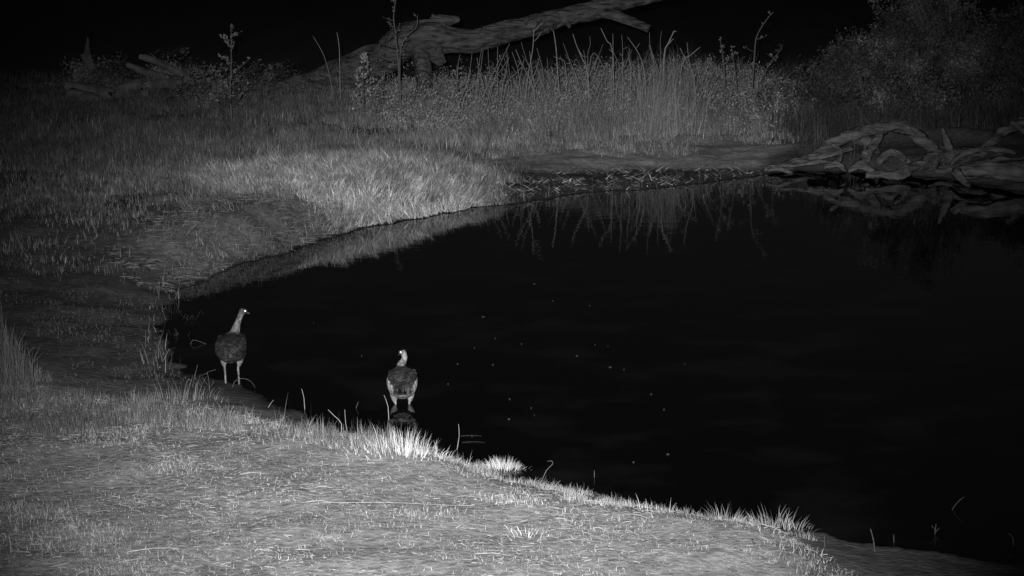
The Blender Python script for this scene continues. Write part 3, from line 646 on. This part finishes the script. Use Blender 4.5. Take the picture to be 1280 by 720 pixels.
shrub(120, 130, 42, [(110, 118, 22, .5), (140, 125, 20, .5), (90, 112, 12, .3)], 34, 3800, 'low dim shrub at the foot of the splintered snag', (.12, .42))
shrub(210, 125, 42.5, [(200, 108, 18, .4), (230, 112, 16, .4), (215, 88, 12, .2)], 34, 3300, 'low dim shrub growing through the long dead log', (.14, .46))
shrub(320, 125, 41.5, [(310, 112, 18, .5), (335, 108, 14, .3)], 30, 2800, 'low dim shrub right of the leafy sapling', (.16, .5))
shrub(268, 135, 39, [(262, 112, 14, .4), (282, 118, 14, .4)], 28, 2300, 'small shrub at the foot of the leafy sapling', (.2, .55))
# ------------------------------------------------------------------ things in and beside the water
def wstem(name, pix, r, label, cat='reed', group=None, twigs=(), m=None):
    r = r*.8
    b0 = px(*pix[0]); Y = b0.y
    pts = [Vector(b0) - Vector((0, 0, .04))] + [pd(u, v, Y) for u, v in pix[1:]]
    return stem(name, pts, r, label, cat, group, m=m or (M_reed if Y > 16.2 or cat != 'reed' or pix[0][0] > 600 else M_stem), twigs=[curve_px(t_, Y) for t_ in twigs])
wstem('reed', [(289, 486), (293, 477), (304, 473), (314, 477), (319, 485)], .004, 'thin reed arched over the water at the wading goose feet')
wstem('reed', [(236, 430), (241, 425), (252, 428), (263, 432)], .004, 'bent reed on the dark water left of the wading goose')
wstem('reed', [(238, 490), (243, 472), (247, 456)], .005, 'upright reed left of the branching weed near the wading goose')
wstem('water_weed', [(261, 495), (262, 483), (259, 465)], .005, 'small branching weed at the muddy corner beside the wading goose', 'weed', twigs=[[(262, 484), (268, 478)], [(262, 484), (256, 477)], [(260, 466), (250, 470)], [(259, 465), (270, 462)], [(264, 484), (267, 475)]])
wstem('reed', [(381, 512), (380, 498), (377, 486)], .004, 'thin upright reed in the water between the geese, left one')
wstem('reed', [(330, 512), (338, 505), (342, 500)], .004, 'short slanting reed below the wading goose')
wstem('reed', [(486, 525), (485, 508), (480, 494)], .0045, 'upright blade standing just left of the nearer goose reflection')
wstem('reed', [(443, 510), (448, 502)], .004, 'tiny slanting reed on the water left of the nearer goose')
wstem('reed', [(425, 545), (427, 530), (418, 520), (410, 512)], .005, 'hooked reed bending left in front of the bank tuft')
wstem('reed', [(436, 545), (432, 528), (431, 512)], .004, 'straight reed left of the widest tuft')
wstem('reed', [(570, 562), (574, 545), (573, 530)], .004, 'lone reed right of the brightest tuft')
wstem('reed', [(676, 598), (683, 588), (691, 580), (689, 576), (684, 577)], .005, 'curled reed leaning over the water beyond the pale grass cushion')
wstem('reed', [(743, 597), (743, 588)], .005, 'tiny pale reed stub standing in the water near the bank')
wstem('dead_stalk', [(1095, 694), (1092, 676), (1088, 661)], .007, 'pale bent stem standing in the wet mud at the lower right', 'stem')
wstem('dead_stalk', [(1031, 694), (1031, 683), (1031, 670)], .006, 'short upright stem at the end of the turf bank', 'stem')
wstem('dead_stalk', [(1118, 678), (1117, 668)], .006, 'tiny stem stub on the shore right of the pale bent stem', 'stem')
wstem('dead_stalk', [(1267, 682), (1266, 672), (1260, 667)], .006, 'hooked stem at the lower right corner', 'stem')
wstem('floating_stick', [(1187, 637), (1195, 630), (1205, 621)], .005, 'thin stick slanting out of the black water at the right', 'stick')
wstem('dead_stalk', [(1192, 722), (1192, 711)], .007, 'stem stub cut by the bottom edge at the right', 'stem')
wstem('water_weed', [(1168, 668), (1170, 655)], .006, 'dim weed sprout in the water below the slanting stick', 'weed', twigs=[[(1169, 666), (1174, 660)], [(1169, 662), (1164, 657)]])
wstem('reed', [(970, 233), (968, 228)], .01, 'stub of reed at the far waterline before the arched root')
# weeds in the shallow left edge
for (u, v, s, lb) in [(215, 392, 8, 'sparse water weed highest in the dark left shallows'), (222, 420, 9, 'spreading water weed in the middle of the left shallows'), (205, 445, 7, 'low water weed in the left shallows above the muddy corner'), (235, 400, 5, 'tiny water weed nearest the open water of the left shallows')]:
    tws = []
    for q in range(7):
        a0 = (u + U(-12, 12), v + U(-3, 5)); dx = U(-9, 9); tws.append([a0, (a0[0]+dx*.5, a0[1]-U(2, 9)), (a0[0]+dx, a0[1]-U(1, 13))])
    wstem('water_weed', [(u, v), (u-1, v-s*.6), (u+U(-3, 3), v-s)], .0035, lb, 'weed', twigs=[[(u, v), (u+U(-6, 6), v+1)]]+tws, m=M_weed)
# flecks floating on the pond
fp = [(606, 355), (668, 355), (691, 376), (730, 375), (737, 382), (604, 396), (588, 403), (619, 423), (593, 435), (633, 434), (572, 455), (616, 456), (744, 431), (760, 433), (721, 445), (780, 447), (780, 462), (763, 459),
      (630, 485), (637, 499), (814, 493), (695, 507), (664, 510), (668, 519), (706, 493), (830, 512), (636, 524), (582, 546), (590, 545), (452, 445), (855, 412), (856, 455), (392, 404), (378, 404), (835, 568), (792, 578), (612, 384), (652, 430), (560, 480), (700, 470)]
fp = [f_ for i_, f_ in enumerate(fp) if i_ % 3 or i_ == 12]
ring = [(math.cos(a), math.sin(a)) for a in np.arange(7)/7*2*math.pi]
for i, (u, v) in enumerate(fp):
    c = px(u, v, .003); L = min(.02, rng.lognormal(-4.9, .5)); W = U(.003, .006)
    big = i in (8, 9, 12)
    if big: W *= 1.3
    V = [(x*L*U(.8, 1.2), y*W*U(.8, 1.2), .006) for x, y in ring] + [(x*L, y*W, -.004) for x, y in ring] + [(0, 0, .009)]
    T = [(k, (k+1) % 7, 14) for k in range(7)]; T4 = [(k+7, (k+1) % 7+7, (k+1) % 7) for k in range(7)] + [(k+7, (k+1) % 7, k) for k in range(7)]
    o = put('floating_leaf', (np.array(V), np.array(T+T4), np.ones(15)), M_fleck); o.location = c; o.rotation_euler.z = U(-.4, .4)
    props(o, 'tiny pale leaf fleck floating on the open black pond', 'leaf', 'leaf flecks floating on the pond')
for (u0, u1, v, lb) in [(576, 602, 545, 'thin straw floating beside the brightest tuft, upper of two'), (578, 606, 553, 'thin straw floating beside the brightest tuft, lower of two')]:
    stem('floating_straw', [px(u0, v, .003), px((u0+u1)/2, v-1, .005), px(u1, v, .003)], .0012, lb, 'straw', m=M_reed)
# a few single long straws and sticks on the turf
def lying(u0, v0, u1, v1, r, lb, cat='straw'):
    a = gp(u0, v0, .2); b1 = gp(u1, v1, .2); up = Vector((0, 0, .02))
    stem('dry_straw', [a+up, (a+b1)/2+up*1.6, b1+up], r, lb, cat)
lying(158, 694, 225, 689, .006, 'long thick straw lying at the lower left of the turf')
lying(300, 596, 332, 596, .005, 'short pale straw lying across the left turf under the bank')
lying(382, 631, 418, 632, .005, 'pale straw with a dark end in the middle left turf')
lying(400, 632, 575, 636, .003, 'longest thin straw lying level across the middle turf')
lying(570, 664, 592, 655, .004, 'slanting straw left of the small bright tuft')
lying(948, 658, 985, 672, .005, 'straw pointing down towards the right end of the turf bank')
lying(940, 678, 952, 692, .005, 'short slanting straw below the right edge tufts')
lying(595, 696, 640, 699, .004, 'pale level straw near the bottom of the middle turf')

# ------------------------------------------------------------------ geese
def sections(secs, n=20):
    """secs: (x, y, z, half-width, half-height, pitch of the section's plane normal in the yz plane)"""
    V = []
    for (x, y, z, w_, h_, p) in secs:
        for k in range(n):
            a = 2*math.pi*k/n; cx = math.cos(a)*w_; cz = math.sin(a)*h_
            V.append((x+cx, y - cz*math.sin(p), z + cz*math.cos(p)))
    T = []; K = len(secs)
    for i in range(K-1):
        for k in range(n):
            a0 = i*n+k; a1 = i*n+(k+1) % n; T += [(a0, a1, a1+n), (a0, a1+n, a0+n)]
    V += [secs[0][:3], secs[-1][:3]]; c0 = len(V)-2
    for k in range(n): T.append((c0, (k+1) % n, k)); T.append((c0+1, (K-1)*n+k, (K-1)*n+(k+1) % n))
    return np.array(V, float), np.array(T), np.ones(len(V))
def fuse(data, voxel=.005):
    V, T, S = data; me = np_mesh('tmp', V, T); o = bpy.data.objects.new('tmp', me); COL.objects.link(o)
    m = o.modifiers.new('r', 'REMESH'); m.mode = 'VOXEL'; m.voxel_size = voxel
    s = o.modifiers.new('s', 'SMOOTH'); s.iterations = 3; s.factor = .5
    dg = bpy.context.evaluated_depsgraph_get(); me2 = bpy.data.meshes.new_from_object(o.evaluated_get(dg))
    bpy.data.objects.remove(o); bpy.data.meshes.remove(me); me2.name = 'body'
    for p in me2.polygons: p.use_smooth = True
    return me2
def goose(loc, rz, neck, headdir, label, colour, legx=.062, tilt=0.0, hs=1.0):
    o = root('goose', loc, label, 'goose', 'geese at the pond'); o.rotation_euler.z = rz
    body = sections([(0, -.31, .395, .018, .010, 0), (0, -.27, .385, .045, .022, 0), (0, -.22, .368, .072, .05, 0), (0, -.16, .352, .104, .088, 0), (0, -.09, .342, .128, .115, 0),
                     (0, -.01, .34, .137, .125, 0), (0, .07, .348, .128, .12, 0), (0, .14, .372, .10, .10, .1), (0, .19, .40, .065, .075, .3), (0, .22, .42, .03, .04, .3)], 28)
    nk = [Vector(p) for p in neck]
    nck = loft(nk, [.07, .043, .029, .026, .026, .028][:len(nk)], n=16, step=.02)
    hd = Vector(headdir).normalized(); hp = nk[-1]
    head = loft([hp - hd*.022, hp + hd*.0 + Vector((0, 0, .004)), hp + hd*.03 + Vector((0, 0, .004)), hp + hd*.05], [.018*hs, .034*hs, .031*hs, .014*hs], n=16, step=.01)
    parts = [body, nck, head]
    for s in (-1, 1):
        parts.append(loft([(s*.075, .02, .29), (s*.075, .0, .235), (s*(legx+.006), -.02, .185)], [.05, .034, .015], n=12, step=.02))
        parts.append(loft([(s*(legx+.006), -.02, .20), (s*legx, -.028, .165), (s*legx, -.01, .09), (s*legx, .0, .012)], [.013, .0115, .009, .010], n=10, step=.02))
        for ta in (-.5, 0, .5):
            parts.append(loft([(s*legx, -.005, .012), (s*legx+math.sin(ta)*.075, math.cos(ta)*.075, .006)], [.009, .005], n=8, step=.02))
        parts.append(loft([(s*legx, 0, .010), (s*legx, .05, .006)], [.008, .022], n=10, step=.02, flat=.3))
        # folded wing along the flank
        wv_ = sections([(s*.05, -.30, .375, .012, .012, 0), (s*.075, -.22, .37, .03, .04, 0), (s*.098, -.12, .365, .034, .07, 0), (s*.108, 0, .36, .034, .082, 0), (s*.09, .1, .375, .03, .06, 0), (s*.06, .16, .39, .01, .02, 0)], 16)
        parts.append(wv_)
    me = fuse(join(parts))
    co = np.empty(len(me.vertices)*3); me.vertices.foreach_get('co', co); co = co.reshape(-1, 3)
    sh = colour(co, nk)
    a = me.attributes.new('shade', 'FLOAT', 'POINT'); a.data.foreach_set('value', sh.astype(np.float32))
    body_o = link('body', me, M_feather, o)
    # layered feathers lying over back, wings and tail
    nrm = np.empty(len(me.vertices)*3); me.vertices.foreach_get('normal', nrm); nrm = nrm.reshape(-1, 3)
    pick = rng.permutation(len(co)); pick = pick[(co[pick, 2] > .27) & (co[pick, 2] < .45) & (co[pick, 1] < .14) & ~((np.abs(co[pick, 0]) < .06) & (co[pick, 2] < .365) & (co[pick, 1] < -.1)) & (np.abs(co[pick, 0]) < .104)][:650]
    FV, FT, FS = [], [], []
    for q in pick:
        nn = Vector(nrm[q]); bk = Vector((0, -1, -.25)); bk = (bk - nn*bk.dot(nn))
        if bk.length < .15: bk = Vector((0, 0, -1)) - nn*nn.dot(Vector((0, 0, -1)))
        bk.normalize(); sd = nn.cross(bk); L = U(.03, .055); W_ = U(.010, .017); p0 = Vector(co[q]) + nn*.001; tn = nn + bk*.0
        b0_ = len(FV)
        for (tt, ww, hh_) in ((0, .5, 0), (.4, 1, .002), (.8, .8, .003), (1, .2, .0035)):
            FV += [p0+bk*L*tt-sd*W_*ww+nn*hh_, p0+bk*L*tt+nn*(hh_+.0025), p0+bk*L*tt+sd*W_*ww+nn*hh_]
        for k in range(3):
            for j in (0, 1):
                a0 = b0_+k*3+j; FT += [(a0, a0+1, a0+4), (a0, a0+4, a0+3)]
        FS += [sh[q]*U(.55, 1.5)*e_ for e_ in (.8, 1, .8, .9, 1, .9, 1.1, 1, 1.1, 1.5, 1.4, 1.5)]
    put('plumage', (np.array([tuple(v_) for v_ in FV]), np.array(FT), np.array(FS)), M_feather, o)
    bl = loft([hp + hd*.04, hp + hd*.062 - Vector((0, 0, .002)), hp + hd*.095 - Vector((0, 0, .010))], [.016*hs, .012*hs, .006], n=10, step=.01, flat=.8)
    put('bill', bl, M_beak, o, smooth=True)
    side = hd.cross(Vector((0, 0, 1))).normalized()
    for s in (-1, 1):
        bm = bmesh.new(); bmesh.ops.create_uvsphere(bm, u_segments=14, v_segments=10, radius=.019)
        e = bpy.data.meshes.new('eye'); bm.to_mesh(e); bm.free()
        for p in e.polygons: p.use_smooth = True
        eo = link('eye', e, M_eye, o); eo.location = hp + hd*.022 + side*s*.027*hs + Vector((0, 0, .012))
    return o
def col_left(co, nk):
    x, y, z = co.T
    m = vn(x*45, y*18, z*45)
    s = .022 + .05*m*m + .018*vn(x*110, y*60, z*110)
    s = s*(1 - .35*sst((z-.40)/.05)) * np.where(np.abs(vn(x*12, y*6, z*30)-.5) < .05, .6, 1)
    s = s + .05*sst((.34-z)/.08)*sst((z-.22)/.05)*np.exp(-((x+.035)/.03)**2)*(y < 0)        # paler vent
    s = np.where((z > .455) & (y > .05), .10+.10*vn(x*60, y*60, z*40), s)               # pale neck
    s = np.where(z > .615, .09, s)
    s = np.where((z < .235), .10+.16*vn(x*50, y*50, z*50), s)                             # legs
    return s*(.85+.3*vn(x*90, y*90, z*90))
def col_right(co, nk):
    x, y, z = co.T
    m = vn(x*38, y*16, z*38)
    s = .03 + .08*m*m + .02*vn(x*100, y*60, z*100)
    tip = np.abs((z-.385) - .9*(x+.03)); s = np.where((tip < .02) & (y < -.05), s*.6, s)       # crossed wing tips
    s = s*np.where((x*np.sign(x) < .08) & (y < -.05), .75+.5*vn(x*30, y*10, z*90), 1)
    s = s + .7*sst((np.abs(x)-.088)/.02)*(z < .40)*sst((z-.2)/.05)                       # pale wing edges
    s = np.where((np.abs(x) < .055) & (z < .365) & (z > .30) & (y < -.1), .008, s)      # black tail coverts
    s = np.where((np.abs(np.abs(x)-.06) < .008) & (z < .37) & (z > .29) & (y < -.1), .12, s)
    s = np.where(z < .285, .24, s)
    s = np.where((z > .47) & (y > .05), .22+.12*vn(x*60, y*60, z*60), s)
    return s*(.85+.3*vn(x*90, y*90, z*90))
p = px(297, 480); pz = gz(p.x, p.y)
goose((p.x-.045, p.y, pz-.015), R(-3), [(0, .12, .41), (.01, .15, .47), (.028, .165, .53), (.05, .17, .585), (.07, .17, .632)], (.6, .75, -.2), 'dark goose wading on bare legs at the muddy edge, neck stretched up, seen from behind', col_left, hs=.85).scale = (.95, 1, 1)
p = px(503, 504); pz = gz(p.x, p.y)
goose((p.x, p.y, -.165), R(4), [(0, .13, .41), (-.005, .19, .455), (.018, .225, .49), (.028, .23, .525), (.02, .23, .558)], (-.5, .8, -.25), 'squat goose with pale wing edges standing belly-deep in the water, its reflection below', col_right, hs=.74).scale = (.92, 1, .98)
